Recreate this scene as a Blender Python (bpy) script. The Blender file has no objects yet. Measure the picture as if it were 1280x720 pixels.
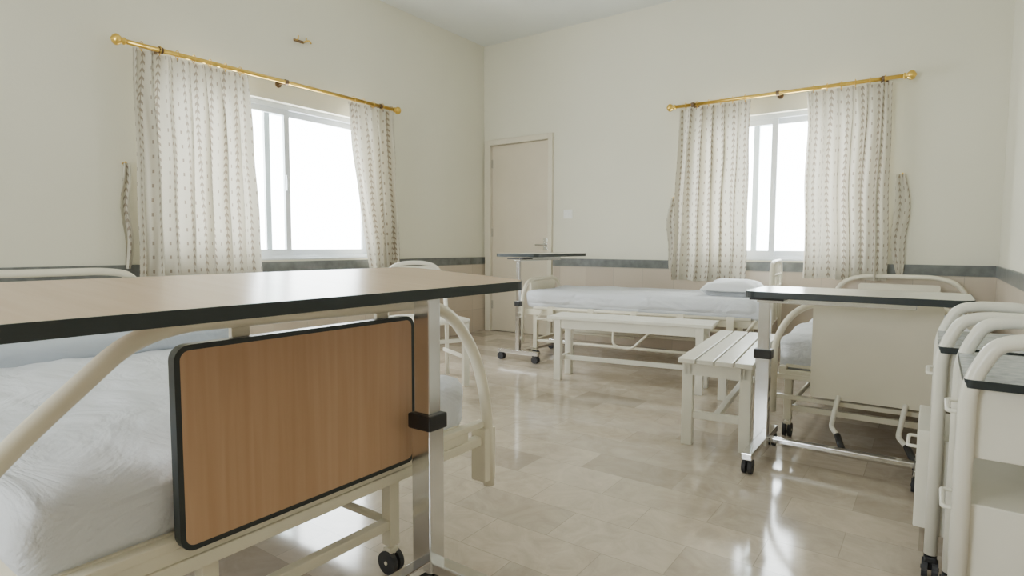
import bpy, bmesh, math, random
from mathutils import Vector, Matrix, noise
random.seed(3)
D=bpy.data
COL=bpy.context.scene.collection
WL,WB,WR,WREAR,HC=-4.115,5.23,0.36,-2.4,3.12

# ---------------------------------------------------------------- materials
def base_mat(name,col,rough=.5,metal=0.,spec=.5):
    m=D.materials.new(name); m.use_nodes=True
    b=m.node_tree.nodes['Principled BSDF']
    b.inputs['Base Color'].default_value=(*col,1); b.inputs['Roughness'].default_value=rough
    b.inputs['Metallic'].default_value=metal
    b.inputs['Specular IOR Level'].default_value=spec
    return m,m.node_tree,b
def N(nt,t,**k):
    n=nt.nodes.new(t)
    for a,v in k.items(): setattr(n,a,v)
    return n
def noisy(name,col,rough=.5,metal=0.,var=.06,scale=6.,bump=.0,bscale=80.,spec=.5):
    m,nt,b=base_mat(name,col,rough,metal,spec)
    tc=N(nt,'ShaderNodeTexCoord'); nz=N(nt,'ShaderNodeTexNoise'); nz.inputs['Scale'].default_value=scale; nz.inputs['Detail'].default_value=5
    nt.links.new(tc.outputs['Object'],nz.inputs['Vector'])
    cr=N(nt,'ShaderNodeValToRGB')
    cr.color_ramp.elements[0].position=.3; cr.color_ramp.elements[1].position=.7
    cr.color_ramp.elements[0].color=tuple(c*(1-var) for c in col)+(1,)
    cr.color_ramp.elements[1].color=tuple(min(1,c*(1+var)) for c in col)+(1,)
    nt.links.new(nz.outputs['Fac'],cr.inputs['Fac']); nt.links.new(cr.outputs['Color'],b.inputs['Base Color'])
    if bump>0:
        n2=N(nt,'ShaderNodeTexNoise'); n2.inputs['Scale'].default_value=bscale; n2.inputs['Detail'].default_value=4
        nt.links.new(tc.outputs['Object'],n2.inputs['Vector'])
        bp=N(nt,'ShaderNodeBump'); bp.inputs['Strength'].default_value=bump; bp.inputs['Distance'].default_value=.01
        nt.links.new(n2.outputs['Fac'],bp.inputs['Height']); nt.links.new(bp.outputs['Normal'],b.inputs['Normal'])
    return m
M_wall=noisy('wall_paint',(.765,.735,.61),.6,0,.02,1.5,.06,60,.3)
M_ceil=noisy('ceiling_paint',(.80,.815,.785),.8,0,.02,2,.1,40,.2)
M_cream=noisy('cream_enamel',(.80,.745,.60),.32,0,.03,5)
M_white=noisy('white_enamel',(.82,.79,.69),.3,0,.04,7,.03,30)
M_door=noisy('door_paint',(.70,.62,.49),.45,0,.03,3)
M_dframe=noisy('door_frame_paint',(.73,.67,.54),.45,0,.03,3)
M_alu=noisy('window_aluminium',(.70,.73,.76),.35,0,.02,5)
M_brass=noisy('brass',(.80,.54,.13),.28,1.,.1,30)
M_chrome=noisy('chrome',(.72,.72,.72),.18,1.,.05,12)
M_black=noisy('black_plastic',(.02,.02,.022),.4,0,.1,20)
M_rubber=noisy('rubber_wheel',(.035,.035,.04),.6,0,.1,20)
M_edge=noisy('dark_edge_band',(.018,.025,.027),.35,0,.1,20)
M_brown=noisy('brown_clip',(.16,.09,.04),.4,0,.1,20)
M_switch=noisy('switch_plastic',(.85,.84,.8),.35,0,.01,5)

def sheet_mat(name,col,bs=.5):
    m,nt,b=base_mat(name,col,.85,0,.2)
    tc=N(nt,'ShaderNodeTexCoord'); mp=N(nt,'ShaderNodeMapping'); mp.inputs['Scale'].default_value=(3,1.6,3)
    n1=N(nt,'ShaderNodeTexNoise'); n1.inputs['Scale'].default_value=1.6; n1.inputs['Detail'].default_value=4; n1.inputs['Distortion'].default_value=1.6
    n2=N(nt,'ShaderNodeTexNoise'); n2.inputs['Scale'].default_value=260; n2.inputs['Detail'].default_value=1
    ad=N(nt,'ShaderNodeMath',operation='MULTIPLY_ADD'); ad.inputs[1].default_value=.02
    bp=N(nt,'ShaderNodeBump'); bp.inputs['Strength'].default_value=bs; bp.inputs['Distance'].default_value=.035
    L=nt.links.new
    L(tc.outputs['Object'],mp.inputs[0]);L(mp.outputs[0],n1.inputs['Vector']);L(tc.outputs['Object'],n2.inputs['Vector'])
    L(n2.outputs['Fac'],ad.inputs[0]);L(n1.outputs['Fac'],ad.inputs[2]);L(ad.outputs[0],bp.inputs['Height']);L(bp.outputs[0],b.inputs['Normal'])
    return m
M_sheet=sheet_mat('bed_sheet',(.72,.735,.775),.85)
M_pillow=sheet_mat('pillow_case',(.80,.81,.83),.35)
M_blue=sheet_mat('folded_blanket',(.50,.54,.60),.35)

def wood_mat(name,c1,c2,rough,scale=(60,60,2.2),coat=0.):
    m,nt,b=base_mat(name,c1,rough); L=nt.links.new
    tc=N(nt,'ShaderNodeTexCoord'); mp=N(nt,'ShaderNodeMapping'); mp.inputs['Scale'].default_value=scale
    n1=N(nt,'ShaderNodeTexNoise'); n1.inputs['Scale'].default_value=1; n1.inputs['Detail'].default_value=6; n1.inputs['Distortion'].default_value=.4
    mp2=N(nt,'ShaderNodeMapping'); mp2.inputs['Scale'].default_value=tuple(s*.12 for s in scale)
    n2=N(nt,'ShaderNodeTexNoise'); n2.inputs['Scale'].default_value=1; n2.inputs['Detail'].default_value=2
    mx=N(nt,'ShaderNodeMath',operation='ADD'); ml=N(nt,'ShaderNodeMath',operation='MULTIPLY'); ml.inputs[1].default_value=.5
    cr=N(nt,'ShaderNodeValToRGB'); cr.color_ramp.elements[0].position=.36; cr.color_ramp.elements[1].position=.64
    cr.color_ramp.elements[0].color=(*c2,1); cr.color_ramp.elements[1].color=(*c1,1)
    L(tc.outputs['Object'],mp.inputs[0]);L(mp.outputs[0],n1.inputs['Vector']);L(tc.outputs['Object'],mp2.inputs[0]);L(mp2.outputs[0],n2.inputs['Vector'])
    L(n1.outputs['Fac'],mx.inputs[0]);L(n2.outputs['Fac'],mx.inputs[1]);L(mx.outputs[0],ml.inputs[0]);L(ml.outputs[0],cr.inputs[0]);L(cr.outputs[0],b.inputs['Base Color'])
    b.inputs['Coat Weight'].default_value=coat
    return m
M_wood=wood_mat('footboard_wood_laminate',(.55,.35,.215),(.46,.275,.155),.42)
M_top=wood_mat('tabletop_wood_laminate',(.66,.475,.335),(.59,.415,.285),.24,(50,1.5,50))
M_topw=noisy('tabletop_pale_laminate',(.74,.72,.64),.2,0,.03,8)

# floor tiles
def floor_mat():
    m,nt,b=base_mat('floor_marble_tiles',(.5,.43,.34),.16); L=nt.links.new
    tc=N(nt,'ShaderNodeTexCoord')
    br=N(nt,'ShaderNodeTexBrick'); br.offset=.5
    br.inputs['Color1'].default_value=(0,0,0,1); br.inputs['Color2'].default_value=(1,1,1,1); br.inputs['Mortar'].default_value=(.5,.5,.5,1)
    br.inputs['Scale'].default_value=1; br.inputs['Mortar Size'].default_value=.0012; br.inputs['Mortar Smooth'].default_value=.2
    br.inputs['Brick Width'].default_value=.40; br.inputs['Row Height'].default_value=.20; br.inputs['Bias'].default_value=0
    L(tc.outputs['Object'],br.inputs['Vector'])
    cr=N(nt,'ShaderNodeValToRGB'); e=cr.color_ramp.elements
    e[0].position=0; e[0].color=(.40,.335,.265,1); e[1].position=1; e[1].color=(.61,.53,.435,1)
    for p,c in ((.2,(.48,.41,.33,1)),(.5,(.55,.475,.385,1)),(.8,(.58,.495,.395,1))):
        x=e.new(p); x.color=c
    L(br.outputs['Color'],cr.inputs[0])
    n1=N(nt,'ShaderNodeTexNoise'); n1.inputs['Scale'].default_value=6; n1.inputs['Detail'].default_value=10; n1.inputs['Roughness'].default_value=.65; n1.inputs['Distortion'].default_value=2.2
    L(tc.outputs['Object'],n1.inputs['Vector'])
    c2=N(nt,'ShaderNodeValToRGB'); c2.color_ramp.elements[0].position=.32; c2.color_ramp.elements[0].color=(.86,.84,.82,1); c2.color_ramp.elements[1].position=.68; c2.color_ramp.elements[1].color=(1.10,1.10,1.09,1)
    L(n1.outputs['Fac'],c2.inputs[0])
    mx=N(nt,'ShaderNodeMix',data_type='RGBA',blend_type='MULTIPLY'); mx.inputs[0].default_value=1
    L(cr.outputs[0],mx.inputs[6]);L(c2.outputs[0],mx.inputs[7])
    mx2=N(nt,'ShaderNodeMix',data_type='RGBA'); mx2.inputs[7].default_value=(.38,.33,.26,1)
    L(br.outputs['Fac'],mx2.inputs[0]);L(mx.outputs[2],mx2.inputs[6]);L(mx2.outputs[2],b.inputs['Base Color'])
    n3=N(nt,'ShaderNodeTexNoise'); n3.inputs['Scale'].default_value=2.5; n3.inputs['Detail'].default_value=4
    L(tc.outputs['Object'],n3.inputs['Vector'])
    mr=N(nt,'ShaderNodeMapRange'); mr.inputs[3].default_value=.06; mr.inputs[4].default_value=.15
    L(n3.outputs['Fac'],mr.inputs[0]);L(mr.outputs[0],b.inputs['Roughness'])
    bp=N(nt,'ShaderNodeBump'); bp.inputs['Strength'].default_value=.06; bp.inputs['Distance'].default_value=.01
    L(n3.outputs['Fac'],bp.inputs['Height']);L(bp.outputs[0],b.inputs['Normal'])
    b.inputs['Specular IOR Level'].default_value=.8
    return m
M_floor=floor_mat()
def tile_mat():
    m,nt,b=base_mat('wainscot_tiles',(.5,.42,.33),.3); L=nt.links.new
    tc=N(nt,'ShaderNodeTexCoord'); sp=N(nt,'ShaderNodeSeparateXYZ'); ad=N(nt,'ShaderNodeMath',operation='ADD'); cb=N(nt,'ShaderNodeCombineXYZ')
    L(tc.outputs['Object'],sp.inputs[0]);L(sp.outputs[0],ad.inputs[0]);L(sp.outputs[1],ad.inputs[1]);L(ad.outputs[0],cb.inputs[0]);L(sp.outputs[2],cb.inputs[1])
    br=N(nt,'ShaderNodeTexBrick'); br.offset=0
    br.inputs['Color1'].default_value=(.54,.45,.355,1); br.inputs['Color2'].default_value=(.61,.52,.415,1); br.inputs['Mortar'].default_value=(.43,.37,.30,1)
    br.inputs['Scale'].default_value=1; br.inputs['Mortar Size'].default_value=.002; br.inputs['Brick Width'].default_value=.3; br.inputs['Row Height'].default_value=.2467
    L(cb.outputs[0],br.inputs['Vector']);L(br.outputs['Color'],b.inputs['Base Color'])
    return m
M_tile=tile_mat()
M_stripe=noisy('grey_marble_stripe',(.145,.152,.145),.3,0,.3,14)
M_speck=noisy('locker_top_marbled',(.40,.43,.46),.2,0,.25,40)

def curtain_mat():
    m=D.materials.new('printed_curtain_fabric'); m.use_nodes=True; nt=m.node_tree; L=nt.links.new
    b=nt.nodes['Principled BSDF']; out=nt.nodes['Material Output']
    uv=N(nt,'ShaderNodeUVMap'); sp=N(nt,'ShaderNodeSeparateXYZ'); L(uv.outputs[0],sp.inputs[0])
    def mth(op,a,bb=None,c=None):
        n=N(nt,'ShaderNodeMath',operation=op)
        for i,v in enumerate((a,bb,c)):
            if v is None: continue
            if isinstance(v,(int,float)): n.inputs[i].default_value=v
            else: L(v,n.inputs[i])
        return n.outputs[0]
    fu=mth('FRACT',mth('MULTIPLY',sp.outputs[0],1/.085))
    a=mth('ABSOLUTE',mth('SUBTRACT',fu,.5))
    fv=mth('FRACT',mth('SUBTRACT',mth('MULTIPLY',sp.outputs[1],1/.048),mth('MULTIPLY',a,3.0)))
    leaf=mth('MULTIPLY',mth('LESS_THAN',a,.13),mth('LESS_THAN',fv,.40))
    stem=mth('LESS_THAN',a,.02)
    a2=mth('ABSOLUTE',mth('SUBTRACT',mth('FRACT',mth('ADD',mth('MULTIPLY',sp.outputs[0],1/.085),.5)),.5))
    fv2=mth('FRACT',mth('MULTIPLY',sp.outputs[1],1/.09))
    dot=mth('MULTIPLY',mth('LESS_THAN',a2,.045),mth('LESS_THAN',fv2,.25))
    mask=mth('MINIMUM',mth('ADD',mth('ADD',leaf,stem),dot),1.0)
    mask=mth('MULTIPLY',mask,.80)
    mx=N(nt,'ShaderNodeMix',data_type='RGBA'); mx.inputs[6].default_value=(.66,.62,.52,1); mx.inputs[7].default_value=(.27,.21,.16,1)
    L(mask,mx.inputs[0]); L(mx.outputs[2],b.inputs['Base Color']); b.inputs['Roughness'].default_value=.9; b.inputs['Specular IOR Level'].default_value=.1
    tr=N(nt,'ShaderNodeBsdfTranslucent'); L(mx.outputs[2],tr.inputs[0])
    ms=N(nt,'ShaderNodeMixShader'); ms.inputs[0].default_value=.15
    L(b.outputs[0],ms.inputs[1]);L(tr.outputs[0],ms.inputs[2]);L(ms.outputs[0],out.inputs[0])
    return m
M_curt=curtain_mat()
def glass_mat():
    m=D.materials.new('window_glass'); m.use_nodes=True; nt=m.node_tree; nt.nodes.clear()
    o=N(nt,'ShaderNodeOutputMaterial');t=N(nt,'ShaderNodeBsdfTransparent');g=N(nt,'ShaderNodeBsdfGlossy');g.inputs['Roughness'].default_value=.02
    f=N(nt,'ShaderNodeMixShader');f.inputs[0].default_value=.05
    t.inputs[0].default_value=(.95,.98,.98,1)
    nt.links.new(t.outputs[0],f.inputs[1]);nt.links.new(g.outputs[0],f.inputs[2]);nt.links.new(f.outputs[0],o.inputs[0]); return m
M_glass=glass_mat()

# ---------------------------------------------------------------- geometry helpers
def grp(name,loc=(0,0,0),rz=0):
    e=D.objects.new(name,None); COL.objects.link(e); e.location=loc; e.rotation_euler=(0,0,rz); e.empty_display_size=.1; return e
def mk(name,bm,mat,parent=None,smooth=False,mats=None):
    me=D.meshes.new(name); bmesh.ops.recalc_face_normals(bm,faces=bm.faces); bm.to_mesh(me); bm.free()
    for mm in (mats or [mat]): me.materials.append(mm)
    if smooth:
        for p in me.polygons: p.use_smooth=True
    o=D.objects.new(name,me); COL.objects.link(o)
    if parent: o.parent=parent
    return o
def add_box(bm,x0,x1,y0,y1,z0,z1,bev=0):
    r=bmesh.ops.create_cube(bm,size=1)
    vs=r['verts']
    for v in vs:
        v.co=Vector((x0+(v.co.x+.5)*(x1-x0),y0+(v.co.y+.5)*(y1-y0),z0+(v.co.z+.5)*(z1-z0)))
    if bev>0:
        es=list({e for v in vs for e in v.link_edges})
        bmesh.ops.bevel(bm,geom=es,offset=bev,segments=2,affect='EDGES',profile=.6)
def box(name,x0,x1,y0,y1,z0,z1,mat,parent=None,bev=0):
    bm=bmesh.new(); add_box(bm,x0,x1,y0,y1,z0,z1,bev); return mk(name,bm,mat,parent)
def boxes(name,lst,mat,parent=None,bev=0):
    bm=bmesh.new()
    for b in lst: add_box(bm,*b,bev)
    return mk(name,bm,mat,parent)
def fillet(pts,r,n=6):
    pts=[Vector(p) for p in pts]; out=[pts[0]]
    for i in range(1,len(pts)-1):
        p=pts[i]; a=pts[i-1]-p; b=pts[i+1]-p; k=min(r,a.length*.49,b.length*.49)
        A=p+a.normalized()*k; B=p+b.normalized()*k
        for j in range(n+1):
            t=j/n; out.append(A*(1-t)**2+p*2*t*(1-t)+B*t*t)
    out.append(pts[-1]); return out
def sweep(bm,pts,r,n=12,ry=None,rot=0):
    pts=[Vector(p) for p in pts]
    q=[pts[0]]
    for p in pts[1:]:
        if (p-q[-1]).length>1e-5: q.append(p)
    pts=q; t=(pts[1]-pts[0]).normalized()
    up=Vector((0,0,1)) if abs(t.z)<.9 else Vector((0,1,0))
    u=t.cross(up).normalized(); rings=[]
    for i,p in enumerate(pts):
        if i==0: tt=t
        elif i==len(pts)-1: tt=(pts[i]-pts[i-1]).normalized()
        else: tt=((pts[i]-pts[i-1]).normalized()+(pts[i+1]-pts[i]).normalized()).normalized()
        u=(u-tt*u.dot(tt)).normalized(); w=tt.cross(u)
        k=1.0
        rings.append([bm.verts.new(p+(u*math.cos(2*math.pi*j/n+rot)*r+w*math.sin(2*math.pi*j/n+rot)*(ry or r))*k) for j in range(n)])
    for a,b in zip(rings,rings[1:]):
        for j in range(n): bm.faces.new((a[j],a[(j+1)%n],b[(j+1)%n],b[j]))
    bm.faces.new(rings[0][::-1]); bm.faces.new(rings[-1])
def tube(name,pts,r,mat,parent=None,fr=0,n=12):
    bm=bmesh.new(); sweep(bm,fillet(pts,fr) if fr>0 else pts,r,n)
    o=mk(name,bm,mat,parent)
    for p in o.data.polygons: p.use_smooth=len(p.vertices)==4
    return o
def tubes(name,lst,mat,parent=None,n=12):
    bm=bmesh.new()
    for pts,r,fr in lst: sweep(bm,fillet(pts,fr) if fr>0 else pts,r,n)
    o=mk(name,bm,mat,parent)
    for p in o.data.polygons: p.use_smooth=len(p.vertices)==4
    return o
def rrect(w,h,r,n=6):
    o=[]
    for cx,cy,a0 in ((w/2-r,h/2-r,0),(-w/2+r,h/2-r,90),(-w/2+r,-h/2+r,180),(w/2-r,-h/2+r,270)):
        for i in range(n+1):
            a=math.radians(a0+90*i/n); o.append((cx+r*math.cos(a),cy+r*math.sin(a)))
    return o
def plate(name,w,h,t,r,mface,medge,parent,frame,inset=.0,drop=0.):
    """rounded slab; local plane coords mapped by frame(u,v,d). faces=mface sides=medge, optional rim band"""
    bm=bmesh.new(); P=rrect(w,h,r); Q=rrect(w-2*inset,h-2*inset,max(.004,r-inset)) if inset>0 else None
    n=len(P)
    f0=[bm.verts.new(frame(u,v,t/2)) for u,v in P]; f1=[bm.verts.new(frame(u,v,-t/2)) for u,v in P]
    for i in range(n):
        f=bm.faces.new((f0[i],f0[(i+1)%n],f1[(i+1)%n],f1[i])); f.material_index=1
    if Q:
        for ring,s in ((f0,1),(f1,-1)):
            q=[bm.verts.new(frame(u,v,s*(t/2-drop))) for u,v in Q]
            for i in range(n):
                f=bm.faces.new((ring[i],ring[(i+1)%n],q[(i+1)%n],q[i])); f.material_index=1
            bm.faces.new(q)
    else:
        bm.faces.new(f0); bm.faces.new(f1)
    return mk(name,bm,None,parent,mats=[mface,medge])
def soft_box(name,x0,x1,y0,y1,z0,z1,r,mat,parent,cuts=26,amp=.004,fr=4.,seed=0,pillow=False):
    bm=bmesh.new(); bmesh.ops.create_cube(bm,size=2)
    bmesh.ops.subdivide_edges(bm,edges=bm.edges[:],cuts=cuts,use_grid_fill=True)
    hx,hy,hz=(x1-x0)/2,(y1-y0)/2,(z1-z0)/2; c=Vector(((x0+x1)/2,(y0+y1)/2,(z0+z1)/2))
    for v in bm.verts:
        p=v.co.copy()
        if pillow:
            ex=1-abs(p.x)**3.2; ey=1-abs(p.y)**3.2
            th=max(.07,(ex*ey)**.45)
            q=Vector((p.x*hx*(1-.05*(1-p.y**2)),p.y*hy*(1-.05*(1-p.x**2)),p.z*hz*th))
        else:
            q=Vector((p.x*hx,p.y*hy,p.z*hz))
            inn=Vector((max(-hx+r,min(hx-r,q.x)),max(-hy+r,min(hy-r,q.y)),max(-hz+r,min(hz-r,q.z))))
            d=q-inn
            if d.length>1e-6: q=inn+d.normalized()*min(r,d.length) if d.length>r else q
        w=q+c+Vector((seed*7.3,0,0))
        k=noise.noise(w*fr)*amp+noise.noise(Vector((w.x*fr*3,w.y*fr*1.2,w.z*fr*3)))*amp*.6
        nn=v.co.normalized()
        v.co=q+c+Vector((nn.x*k*.8,nn.y*k*.8,k if p.z>-.9 else 0))
    return mk(name,bm,mat,parent,smooth=True)
def cyl(bm,p0,p1,r,n=16): sweep(bm,[p0,p1],r,n)
def caster(name,parent,x,y,r=.03,ang=0.,top=.09,mat=None):
    bm=bmesh.new(); ca,sa=math.cos(ang),math.sin(ang)
    for s in(-1,1):
        cyl(bm,(x+ca*s*.005,y+sa*s*.005,r),(x+ca*s*.02,y+sa*s*.02,r),r,18)
    o=mk(name+'_wheel',bm,M_rubber,parent)
    bm=bmesh.new(); cyl(bm,(x,y,r),(x,y,top),.008,10); cyl(bm,(x-ca*.022,y-sa*.022,r),(x+ca*.022,y+sa*.022,r),.006,8)
    add_box(bm,x-.016,x+.016,y-.016,y+.016,r*1.75,r*1.75+.018,.004)
    mk(name+'_fork',bm,mat or M_black,parent)

# ---------------------------------------------------------------- room shell
T=.2
box('floor',WL-T,WR+T,WREAR-T,WB+T,-.1,0,M_floor)
box('ceiling',WL-T,WR+T,WREAR-T,WB+T,HC,HC+.1,M_ceil)
LY0,LY1,Z0,Z1=1.80,3.66,.835,2.04      # left wall window
BX0,BX1=-1.80,-.44                      # back wall window
RX0,RX1=-3.0,-1.3                       # rear wall opening, unseen, added to let in fill light
boxes('wall_left',[(WL-T,WL,WREAR,LY0,0,HC),(WL-T,WL,LY1,WB,0,HC),(WL-T,WL,LY0,LY1,0,Z0),(WL-T,WL,LY0,LY1,Z1,HC)],M_wall)
DX0,DX1,DZ=-4.085,-3.215,2.10
boxes('wall_back',[(DX1,BX0,WB,WB+T,0,HC),(BX1,WR,WB,WB+T,0,HC),(BX0,BX1,WB,WB+T,0,Z0),(BX0,BX1,WB,WB+T,Z1,HC),(WL,DX0,WB,WB+T,0,HC),(DX0,DX1,WB,WB+T,DZ,HC),(DX0,DX1,WB+.12,WB+T,0,DZ)],M_wall)
box('wall_right',WR,WR+T,WREAR,WB,0,HC,M_wall)
boxes('wall_rear',[(WL,RX0,WREAR-T,WREAR,0,HC),(RX1,WR,WREAR-T,WREAR,0,HC),(RX0,RX1,WREAR-T,WREAR,0,.85),(RX0,RX1,WREAR-T,WREAR,2.15,HC)],M_wall)
SZ0,SZ1=.745,.822
boxes('trim_4',[(WL,WL+.008,WREAR,WB,.0,SZ0)],M_tile)
boxes('trim_5',[(DX1+.01,WR,WB-.008,WB,.0,SZ0)],M_tile)
boxes('trim_6',[(WR-.008,WR,WREAR,WB,.0,SZ0)],M_tile)
box('trim_1',WL,WL+.014,WREAR,WB,SZ0,SZ1,M_stripe)
box('trim_2',DX1+.01,WR,WB-.014,WB,SZ0,SZ1,M_stripe)
box('trim_3',WR-.014,WR,WREAR,WB,SZ0,SZ1,M_stripe)

# windows ----------------------------------------------------------
def window(name,axis,wall,sgn,u0,u1,z0,z1,mid=None):
    """axis 0: wall plane X=wall, u=Y ; axis 1: wall plane Y=wall, u=X. sgn outward direction"""
    g=grp(name)
    def B(nm,lst,mat,bev=0):
        bm=bmesh.new()
        for (a,b,d0,d1,c,d) in lst:
            p0,p1=wall+sgn*d0,wall+sgn*d1
            lo,hi=min(p0,p1),max(p0,p1)
            if axis==0: add_box(bm,lo,hi,a,b,c,d,bev)
            else: add_box(bm,a,b,lo,hi,c,d,bev)
        return mk(nm,bm,mat,g)
    f=.035
    B('outer_frame',[(u0,u0+f,.06,.14,z0,z1),(u1-f,u1,.06,.14,z0,z1),(u0+f,u1-f,.06,.14,z0,z0+f),(u0+f,u1-f,.06,.14,z1-f,z1)],M_alu)
    m=mid or (u0+u1)/2; s=.045
    for i,(a,b,d) in enumerate(((u0+f,m+.025,.072),(m-.17,u1-f,.104))):
        B('sash_%d'%(i+1),[(a,a+s,d,d+.025,z0+f,z1-f),(b-s,b,d,d+.025,z0+f,z1-f),(a+s,b-s,d,d+.025,z0+f,z0+f+s),(a+s,b-s,d,d+.025,z1-f-s,z1-f)],M_alu)
        B('glass_%d'%(i+1),[(a+s,b-s,d+.010,d+.014,z0+f+s,z1-f-s)],M_glass)
    B('latch',[(m-.015,m+.009,.055,.0715,(z0+z1)/2-.06,(z0+z1)/2+.06)],M_alu)
    B('sill',[(u0,u1,0.0,.0595,z0,z0+.012)],M_alu)
    return g
window('window_1',0,WL,-1,LY0,LY1,Z0,Z1,2.81)
window('window_2',1,WB,1,BX0,BX1,Z0,Z1)
window('added_fill_window',1,WREAR,-1,RX0,RX1,.85,2.15)  # made-up window behind the camera, brightens camera-facing surfaces

# door -------------------------------------------------------------
g=grp('door_1')
boxes('frame',[(DX0,DX0+.07,WB-.03,WB+.06,0,DZ),(DX1-.05,DX1,WB-.03,WB+.06,0,DZ),(DX0+.07,DX1-.05,WB-.03,WB+.06,DZ-.06,DZ)],M_dframe,g,.006)
box('leaf',DX0+.073,DX1-.053,WB+.012,WB+.05,.005,DZ-.063,M_door,g,.003)
bm=bmesh.new(); cyl(bm,(-3.31,WB+.012,.96),(-3.31,WB-.04,.96),.011); cyl(bm,(-3.31,WB-.035,.96),(-3.41,WB-.035,.96),.009); add_box(bm,-3.335,-3.285,WB+.004,WB+.012,.90,1.03,.003)
mk('handle',bm,M_chrome,g)
boxes('hinges',[(DX0+.06,DX0+.085,WB-.0,WB+.012,z,z+.09) for z in (.25,1.05,1.8)],M_chrome,g)

# light switch, wall hook -----------------------------------------
g=grp('light_switch')
box('plate',-3.085,-2.985,WB-.01,WB,1.225,1.315,M_switch,g,.003)
boxes('rockers',[(-3.07,-3.04,WB-.015,WB-.009,1.25,1.29),(-3.03,-3.0,WB-.015,WB-.009,1.25,1.29)],M_switch,g,.002)
g=grp('wall_hook')
box('plate',WL,WL+.012,2.84,2.93,2.525,2.545,M_brown,g,.003)
tubes('hooks',[([(WL+.005,y,2.535),(WL+.05,y,2.53),(WL+.055,y,2.56)],.005,.01) for y in (2.85,2.92)]+[([(WL+.01,2.93,2.54),(WL+.02,2.97,2.56),(WL+.02,2.99,2.54)],.006,.01)],M_brass,g)

# curtains ---------------------------------------------------------
def P(axis,wall,sgn,u,d,z): return (wall-sgn*d,u,z) if axis==0 else (u,wall-sgn*d,z)
def curtain(name,axis,wall,sgn,top,bot,zt,zb,folds,seed,amp=.046,off=.105):
    g=grp(name); bm=bmesh.new(); uvl=bm.loops.layers.uv.new('UVMap')
    nu,nv=folds*18,40; V=[];UV={}
    W=(abs(top[1]-top[0])+abs(bot[1]-bot[0]))/2*1.75
    for j in range(nv+1):
        t=j/nv; row=[]
        e=t**1.2
        a=top[0]+(bot[0]-top[0])*e; b=top[1]+(bot[1]-top[1])*e
        for i in range(nu+1):
            s=i/nu
            ph=s*folds*2*math.pi+2.2*noise.noise(Vector((s*3.2,seed*3.1,t*.9)))+seed
            am=amp*(.50+.50*min(1,t*4))*(.75+.7*noise.noise(Vector((s*folds*.5,seed,t*.5))))
            d=math.sin(ph)*am+.3*am*math.sin(ph*2.1+seed)+.014*noise.noise(Vector((s*9,t*3,seed)))
            d+=.008*math.sin(ph*3)*max(0,1-t*5)
            u=a+(b-a)*s+.016*math.cos(ph)*(1-abs(2*s-1)**4)+.016*noise.noise(Vector((s*3,t*3,seed+5)))
            z=zt+(zb-zt)*t+.014*noise.noise(Vector((s*5,seed,3)))*t
            v=bm.verts.new(P(axis,wall,sgn,u,max(.03,off+d),z)); UV[v]=(s*W,t*(zt-zb)); row.append(v)
        V.append(row)
    for j in range(nv):
        for i in range(nu):
            f=bm.faces.new((V[j][i],V[j][i+1],V[j+1][i+1],V[j+1][i]))
            for l in f.loops: l[uvl].uv=UV[l.vert]
    mk('cloth',bm,M_curt,g,smooth=True)
    bm=bmesh.new(); k=max(4,folds)
    for i in range(k):
        u=top[0]+(top[1]-top[0])*(i+.5)/k
        c=[]
        for q in range(13):
            an=2*math.pi*q/12; c.append(P(axis,wall,sgn,u,off+.024*math.cos(an),2.165+.024*math.sin(an)))
        sweep(bm,c,.0025,6)
        sweep(bm,[P(axis,wall,sgn,u,off,2.142),P(axis,wall,sgn,u,off,zt-.01)],.003,6)
    mk('rings',bm,M_brass,g,smooth=True)
    return g
def rod(name,axis,wall,sgn,u0,u1,z=2.165,off=.105):
    g=grp(name)
    tube('pole',[P(axis,wall,sgn,u0,off,z),P(axis,wall,sgn,u1,off,z)],.0145,M_brass,g,n=16)
    for i,(u,s) in enumerate(((u0,-1),(u1,1))):
        prof=[(0,.015),(.008,.022),(.016,.022),(.022,.014),(.032,.024),(.045,.033),(.058,.034),(.07,.026),(.078,.012),(.084,.003)]
        bm=bmesh.new(); rings=[]
        for du,r in prof:
            rings.append([bm.verts.new(P(axis,wall,sgn,u+s*du,off+r*math.cos(q*math.pi/8),z+r*math.sin(q*math.pi/8))) for q in range(16)])
        for A,B in zip(rings,rings[1:]):
            for q in range(16): bm.faces.new((A[q],A[(q+1)%16],B[(q+1)%16],B[q]))
        bm.faces.new(rings[-1]); mk('finial_%d'%(i+1),bm,M_brass,g,smooth=True)
    L=u1-u0
    for i,f in enumerate((.09,.5,.93)):
        u=u0+L*f
        bm=bmesh.new(); sweep(bm,[P(axis,wall,sgn,u,0,z-.0),P(axis,wall,sgn,u,off,z)],.008,8)
        sweep(bm,[P(axis,wall,sgn,u,0,z),P(axis,wall,sgn,u,.008,z)],.025,14)
        sweep(bm,[P(axis,wall,sgn,u-.012,off,z),P(axis,wall,sgn,u+.012,off,z)],.020,14)
        mk('bracket_%d'%(i+1),bm,M_brown,g)
    return g
rod('curtain_rod',0,WL,-1,1.62,3.78)
rod('curtain_rod',1,WB,1,-1.90,-.24)
curtain('curtain',0,WL,-1,(1.65,2.39),(1.62,2.45),2.14,.66,7,1.3)
curtain('curtain',0,WL,-1,(3.28,3.80),(3.50,3.84),2.14,.70,5,4.2)
curtain('curtain',1,WB,1,(-1.86,-1.27),(-1.90,-1.27),2.14,.65,6,2.2)
curtain('curtain',1,WB,1,(-.86,-.30),(-.84,-.28),2.14,.70,6,6.1)
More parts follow.
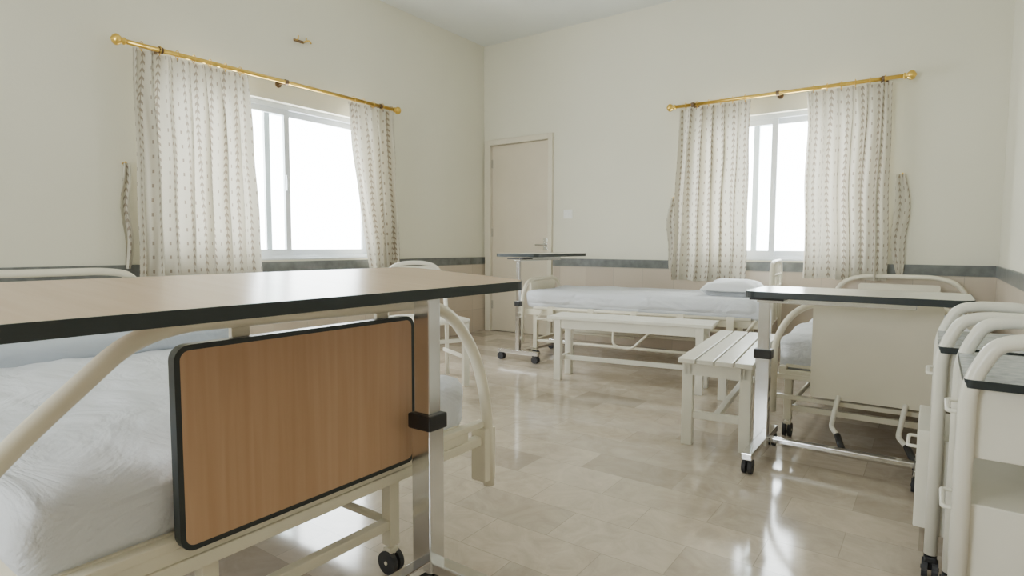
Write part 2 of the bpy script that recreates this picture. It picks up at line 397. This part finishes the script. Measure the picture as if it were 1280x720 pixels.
def tieback(axis,wall,sgn,u,z1,z0,w,seed):
    g=grp('curtain_tieback'); bm=bmesh.new(); uvl=bm.loops.layers.uv.new('UVMap'); V=[];UV={}
    for j in range(25):
        t=j/24; ww=w*(.25+.75*math.sin(math.pi*min(1,t*.9+.08))**.6)
        row=[]
        for i in range(9):
            s=i/8; uu=u+(s-.5)*ww+.01*math.sin(t*9+seed)
            v=bm.verts.new(P(axis,wall,sgn,uu,.03+.012*math.sin(s*9+t*4),z1+(z0-z1)*t)); UV[v]=(s*w*1.3,t*(z1-z0)); row.append(v)
        V.append(row)
    for j in range(24):
        for i in range(8):
            f=bm.faces.new((V[j][i],V[j][i+1],V[j+1][i+1],V[j+1][i]))
            for l in f.loops: l[uvl].uv=UV[l.vert]
    mk('cloth_band',bm,M_curt,g,smooth=True)
    tube('wall_peg',[P(axis,wall,sgn,u,0,z1),P(axis,wall,sgn,u,.045,z1+.004)],.006,M_brass,g)
tieback(0,WL,-1,1.615,1.45,.80,.06,1)
tieback(1,WB,1,-1.93,1.38,.72,.10,2)
tieback(1,WB,1,-.215,1.48,.74,.10,5)

# ---------------------------------------------------------------- beds
def arch(w,zb,zt,y,cr=.2,top=None):
    return [(-w/2,y,zb),(-w/2,y,zt-cr),(-w/2+cr*.45,y,zt-cr*.25),(-w/2+cr*1.2,y,zt),(w/2-cr*1.2,y,zt),(w/2-cr*.45,y,zt-cr*.25),(w/2,y,zt-cr),(w/2,y,zb)]
def bed_base(g,w,L,zr,mat,foot_in=.12,head_in=.2,lw=.35,zx=.15):
    boxes('frame_rails',[(-w/2+.02,-w/2+.055,0.01,L-.01,zr-.05,zr),(w/2-.055,w/2-.02,0.01,L-.01,zr-.05,zr)]+
          [(-w/2+.05,w/2-.05,y-.015,y+.015,zr-.045,zr-.015) for y in (.02,L*.25,L*.5,L*.75,L-.02)],mat,g,.003)
    box('mattress_deck',-w/2+.05,w/2-.05,.03,L-.03,zr-.005,zr+.008,mat,g)
    for i,y in enumerate((foot_in,L-head_in)):
        boxes('leg_frame_%d'%(i+1),[(-lw-.018,-lw+.018,y-.018,y+.018,.085,zr-.03),(lw-.018,lw+.018,y-.018,y+.018,.085,zr-.03),(-lw,lw,y-.014,y+.014,zx-.014,zx+.014)],mat,g,.003)
        for s in(-1,1): caster('caster_%d%s'%(i+1,'a' if s<0 else 'b'),g,s*lw,y,.034,0,.09,mat)
    tubes('long_stretchers',[([(s*lw,foot_in,zx),(s*lw,L-head_in,zx)],.012,0) for s in(-1,1)],mat,g)

# foreground bed
g=grp('hospital_bed',(-1.20,.885,0),math.pi/2)
bed_base(g,1.18,2.05,.36,M_cream,.05,.2,.265,.15)
tube('footboard_arch',[(-.76,0,.14),(-.76,0,.44),(-.62,0,.600),(-.42,0,.770),(-.33,0,.795),(.34,0,.785),(.47,0,.745),(.59,0,.61),(.655,0,.42),(.665,0,.14)],.0185,M_cream,g,.12,16)
boxes('footboard_crossbars',[(-.65,.65,.0,.03,.285,.315),(-.65,.65,.0,.03,.345,.365)],M_cream,g,.004)
boxes('corner_brackets',[(.625,.685,-.015,.045,.16,.34),(-.685,-.625,-.015,.045,.16,.34)],M_cream,g,.005)
plate('footboard_panel',.645,.415,.024,.03,M_wood,M_edge,g,lambda u,v,d:(u-.026,-.008-d,.547+v),.011,0)
boxes('panel_straps',[(-.22,-.18,.002,.014,.36,.78),(.18,.22,.002,.014,.36,.78)],M_cream,g)
tube('headboard_arch',[(-.5,2.07,.14),(-.5,2.07,.60),(-.42,2.07,.80),(-.30,2.07,.82),(.30,2.07,.82),(.42,2.07,.80),(.5,2.07,.60),(.5,2.07,.14)],.018,M_cream,g,.1,14)
plate('headboard_panel',.64,.36,.02,.03,M_cream,M_cream,g,lambda u,v,d:(u,2.07-d,.58+v))
soft_box('mattress',-.57,.57,.035,2.03,.365,.505,.05,M_sheet,g,34,.012,4,1)
soft_box('draped_sheet',-.585,.60,.028,1.6,.345,.512,.055,M_sheet,g,44,.020,4.6,2)
soft_box('folded_blanket',-.55,.57,1.42,1.80,.50,.585,.03,M_blue,g,14,.01,5,3)
soft_box('pillow',-.33,.33,1.62,2.02,.53,.66,.05,M_pillow,g,16,.01,5,4,True)

# right-hand bed
g=grp('hospital_bed',(-.205,3.12,0),0)
bed_base(g,.84,1.98,.36,M_cream,.06,.2,.36,.15)
tube('footboard_arch',arch(.84,.13,.70,0,.2),.016,M_cream,g,.1,14)
plate('footboard_panel',.50,.46,.022,.012,M_cream,M_cream,g,lambda u,v,d:(u,-.022-d,.468+v))
boxes('footboard_crossbars',[(-.41,.41,0,.025,.30,.325),(-.41,.41,0,.025,.20,.222)],M_cream,g,.003)
tube('headboard_arch',arch(.84,.13,.735,1.99,.16),.016,M_cream,g,.08,14)
plate('headboard_panel',.50,.36,.02,.02,M_cream,M_cream,g,lambda u,v,d:(u,1.99-d,.50+v))
soft_box('mattress',-.40,.40,.03,1.95,.37,.51,.045,M_sheet,g,26,.008,4,5)
soft_box('draped_sheet',-.415,.415,.05,1.5,.31,.517,.055,M_sheet,g,30,.014,4,6)
soft_box('pillow',-.27,.27,1.50,1.88,.49,.61,.05,M_pillow,g,16,.01,5,7,True)
for i,x in enumerate((-.13,.13)):
    box('crank_bracket_%d'%(i+1),x-.02,x+.02,-.03,.04,.245,.30,M_cream,g,.003)
    tube('crank_handle_%d'%(i+1),[(x,.3,.25),(x,-.05,.25),(x-.02,-.08,.12),(x+.02,-.16,.10)],.011,M_white,g,.02,10)
    tube('crank_grip_%d'%(i+1),[(x+.015,-.15,.104),(x+.045,-.24,.07)],.014,M_black,g,0,10)

# bed along the back wall
ang=math.radians(7)
g=grp('hospital_bed',(-2.87,4.50,0),-math.pi/2+ang)
L=1.93
bed_base(g,.80,L,.42,M_cream,.10,.2,.34,.15)
tube('footboard_arch',arch(.80,.13,.66,0,.15),.016,M_cream,g,.08,14)
plate('footboard_panel',.5,.22,.02,.02,M_cream,M_cream,g,lambda u,v,d:(u,0-d,.53+v))
tube('headboard_arch',arch(.80,.13,.84,L,.10),.015,M_cream,g,.08,14)
tubes('headboard_bars',[([(-.39,L,z),(.39,L,z)],.009,0) for z in (.56,.65,.74)]+[([(x,L,.40),(x,L,.83)],.009,0) for x in (-.2,0,.2)],M_cream,g)
soft_box('mattress',-.39,.39,.03,L-.03,.425,.57,.045,M_sheet,g,28,.006,4,8)
soft_box('draped_sheet',-.405,.405,.03,L-.08,.455,.578,.05,M_sheet,g,30,.008,4,9)
soft_box('pillow',-.28,.26,L-.50,L-.10,.555,.70,.05,M_pillow,g,16,.014,5,10,True)
s=.42
tubes('side_guard_rail',[([(s,.12,.435),(s,L-.12,.435)],.013,0),([(s,.15,.345),(s,L-.15,.345)],.011,0)]+[([(s,.15+k*(L-.3)/7,.345),(s,.15+k*(L-.3)/7+.06,.435)],.009,0) for k in range(8)],M_cream,g)
for k in range(5): box('rail_bracket_%d'%(k+1),s-.03,s+.014,.25+k*.35,.30+k*.35,.33,.45,M_cream,g,.003)
tubes('cranks',[([(.1,.3,.2),(.15,.9,.2)],.01,0),([(s-.05,.8,.35),(s-.02,.8,.17),(s-.02,.95,.15),(s-.02,1.1,.30)],.01,.05)],M_cream,g)

# ---------------------------------------------------------------- over-bed tables
def overbed(loc,rz,Lx,W,zt,tilt,mtop,base_len,cross,post=(.032,.024),end=.06,thick=.026,bx=0,crossr=None):
    """local: top extends +x from x=-end ; post at origin"""
    g=grp('overbed_table',loc,rz)
    ct,st=math.cos(tilt),math.sin(tilt); cx=Lx/2-end
    def fr(u,v,d): return (cx+u, v*ct, zt-thick/2+v*st+d)
    plate('tabletop',Lx,W,thick,.06,mtop,M_edge,g,fr,.003,0)
    box('tabletop_channel',-.03,Lx*.72,-.03,.03,zt-thick-.034,zt-thick-.006,M_chrome,g,.003)
    box('tabletop_bracket',-.05,.09,-.08,.08,zt-thick-.020,zt-thick-.010,M_black,g,.003)
    a,b=post
    box('upper_post',-b*.8,b*.8,-a*.80,a*.80,.45,zt-thick-.01,M_chrome,g,.003)
    box('lower_post',-b,b,-a,a,.06,.49,M_chrome,g,.004)
    box('clamp_collar',-b-.007,b+.007,-a-.007,a+.007,.455,.497,M_black,g,.005)
    c0,c1=crossr or (-cross/2,cross/2)
    boxes('base_crossbar',[(-.022,.022,c0,c1,.062,.092)],M_chrome,g,.004)
    boxes('base_bar',[(.02,base_len,-.02+bx,.02+bx,.066,.088)],M_chrome,g,.004)
    caster('caster_1',g,0,c0+.03,.030); caster('caster_2',g,0,c1-.03,.030)
    boxes('end_crossbar',[(base_len-.03,base_len,bx-.12,bx+.12,.066,.088)],M_chrome,g,.003)
    caster('caster_3',g,base_len-.015,bx-.1,.027); caster('caster_4',g,base_len-.015,bx+.1,.027)
    return g
overbed((-1.105,1.155,0),-math.pi/2,1.27,.46,.870,math.radians(-3.3),M_top,.85,.44,post=(.034,.028),end=.16,thick=.023,crossr=(-.04,.30))
overbed((-.60,2.77,0),0,.77,.42,.765,0,M_topw,.60,.50,post=(.022,.030),end=.045,bx=.06)
overbed((-2.76,3.96,0),math.pi/2,.86,.42,.885,0,M_topw,.70,.40,post=(.018,.018),end=.06)

# ---------------------------------------------------------------- benches
def bench(loc,rz,L,W,h,nsl=4):
    g=grp('bench',loc,rz)
    gap=.008; sw=(W-gap*(nsl-1))/nsl
    boxes('seat_slats',[(-W/2+i*(sw+gap),-W/2+i*(sw+gap)+sw,-L/2,L/2,h-.022,h) for i in range(nsl)],M_white,g,.004)
    boxes('apron',[(-W/2+.02,-W/2+.042,-L/2+.05,L/2-.05,h-.085,h-.022),(W/2-.042,W/2-.02,-L/2+.05,L/2-.05,h-.085,h-.022),
                   (-W/2+.042,W/2-.042,-L/2+.05,-L/2+.072,h-.085,h-.022),(-W/2+.042,W/2-.042,L/2-.072,L/2-.05,h-.085,h-.022)],M_white,g,.002)
    k=.025
    for i,(sx,sy) in enumerate(((-1,-1),(1,-1),(-1,1),(1,1))):
        x=sx*(W/2-.035); y=sy*(L/2-.075)
        box('leg_%d'%(i+1),x-k,x+k,y-k,y+k,0,h-.022,M_white,g,.004)
    boxes('stretchers',[(-W/2+.05,W/2-.05,s*(L/2-.075)-.012,s*(L/2-.075)+.012,.13,.165) for s in(-1,1)]+[(-.015,.015,-L/2+.075,L/2-.075,.13,.16)],M_white,g,.003)
    return g
bench((-1.69,3.77,0),-math.pi/2+math.radians(9.5),1.12,.29,.455)
bench((-.855,3.25,0),math.radians(6.0),1.08,.33,.425)

# ---------------------------------------------------------------- chair
g=grp('metal_chair',(-2.82,2.95,0),math.radians(-25))
soft_box('seat',-.20,.24,-.22,.22,.425,.465,.018,M_white,g,10,.001,4,2)
tube('back_frame',[(-.18,-.225,.0),(-.19,-.225,.45),(-.235,-.225,.70),(-.25,-.17,.80),(-.255,-.07,.825),(-.255,.07,.825),(-.25,.17,.80),(-.235,.225,.70),(-.19,.225,.45),(-.18,.225,.0)],.015,M_white,g,.06,12)
boxes('back_slats',[(-.262,-.246,-.17,.17,.735,.80),(-.238,-.222,-.22,.22,.60,.66)],M_white,g,.005)
boxes('legs',[(.18,.22,-.215,-.175,0,.43),(.18,.22,.175,.215,0,.43)],M_white,g,.003)
boxes('rungs',[(-.18,.2,-.207,-.19,.18,.205),(-.18,.2,.19,.207,.18,.205),(.185,.205,-.18,.18,.30,.325)],M_white,g,.003)

# ---------------------------------------------------------------- bedside lockers
def locker(loc,Dp,Wd,ft=.0):
    g=grp('bedside_locker',loc)
    for i,y in enumerate((0.018,Wd-.018)):
        tube('end_frame_%d'%(i+1),[(0.018,y,.07),(0.018,y,.66),(.06,y,.748),(.11,y,.760),(Dp-.11,y,.760),(Dp-.06,y,.748),(Dp-.018,y,.66),(Dp-.018,y,.07)],.0165,M_white,g,.05,14)
    box('cabinet_body',.03,Dp-.02,.03,Wd-.03,.12,.40,M_white,g,.004)
    box('upper_drawer_body',.03,Dp-.02,.03,Wd-.03,.50,.655,M_white,g,.004)
    boxes('shelf_panels',[(Dp-.03,Dp-.02,.03,Wd-.03,.40,.50)],M_white,g)
    boxes('door_front',[(.012-ft,.03,.042,Wd-.042,.13,.42)],M_white,g,.004)
    boxes('drawer_front',[(.012,.03,.042,Wd-.042,.51,.64)],M_white,g,.004)
    tubes('pulls',[([(.012-q,Wd*.35,z),(-.012-q,Wd*.35,z),(-.012-q,Wd*.65,z),(.012-q,Wd*.65,z)],.005,.01) for z,q in ((.57,0),(.34,ft))],M_white,g)
    plate('top',Dp-.02,Wd-.0,.018,.015,M_speck,M_edge,g,lambda u,v,d:(Dp/2+u,Wd/2+v,.664+d))
    boxes('top_rim',[(Dp-.03,Dp-.02,.03,Wd-.03,.674,.705)],M_white,g,.002)
    for i,(x,y) in enumerate(((.018,.018),(Dp-.018,.018),(.018,Wd-.018),(Dp-.018,Wd-.018))): caster('caster_%d'%(i+1),g,x,y,.027,0,.08,M_black)
locker((.010,2.02,0),.320,.42,.04)
locker((.052,1.55,0),.29,.42)

# ---------------------------------------------------------------- light
wd=D.worlds.new('overcast_sky'); bpy.context.scene.world=wd; wd.use_nodes=True
bg=wd.node_tree.nodes['Background']; bg.inputs[0].default_value=(.98,.985,1,1); bg.inputs[1].default_value=24
def portal(loc,rot,sx,sy):
    l=D.lights.new('window_portal','AREA'); l.shape='RECTANGLE'; l.size=sx; l.size_y=sy; l.cycles.is_portal=True
    o=D.objects.new('window_portal',l); COL.objects.link(o); o.location=loc; o.rotation_euler=rot
portal((WL-T-.02,(LY0+LY1)/2,(Z0+Z1)/2),(0,-math.pi/2,0),Z1-Z0,LY1-LY0)
portal(((BX0+BX1)/2,WB+T+.02,(Z0+Z1)/2),(-math.pi/2,0,0),BX1-BX0,Z1-Z0)
portal(((RX0+RX1)/2,WREAR-T-.02,1.5),(math.pi/2,0,0),RX1-RX0,1.3)  # portal for the added rear fill opening

# ---------------------------------------------------------------- camera
cd=D.cameras.new('camera'); cam=D.objects.new('camera',cd); COL.objects.link(cam)
f,pi_,ya,ro=739.0,.0715,.6197,.0033
F=Vector((-math.sin(ya)*math.cos(pi_),math.cos(ya)*math.cos(pi_),-math.sin(pi_)))
R=Vector((math.cos(ya),math.sin(ya),0)); U=R.cross(F); R2=R*math.cos(ro)+U*math.sin(ro); U2=R2.cross(F)
m=Matrix((R2,U2,-F)).transposed().to_4x4(); m.translation=Vector((0,0,.95)); cam.matrix_world=m
cd.sensor_width=36; cd.lens=36*f/1280; cd.clip_start=.02
bpy.context.scene.camera=cam
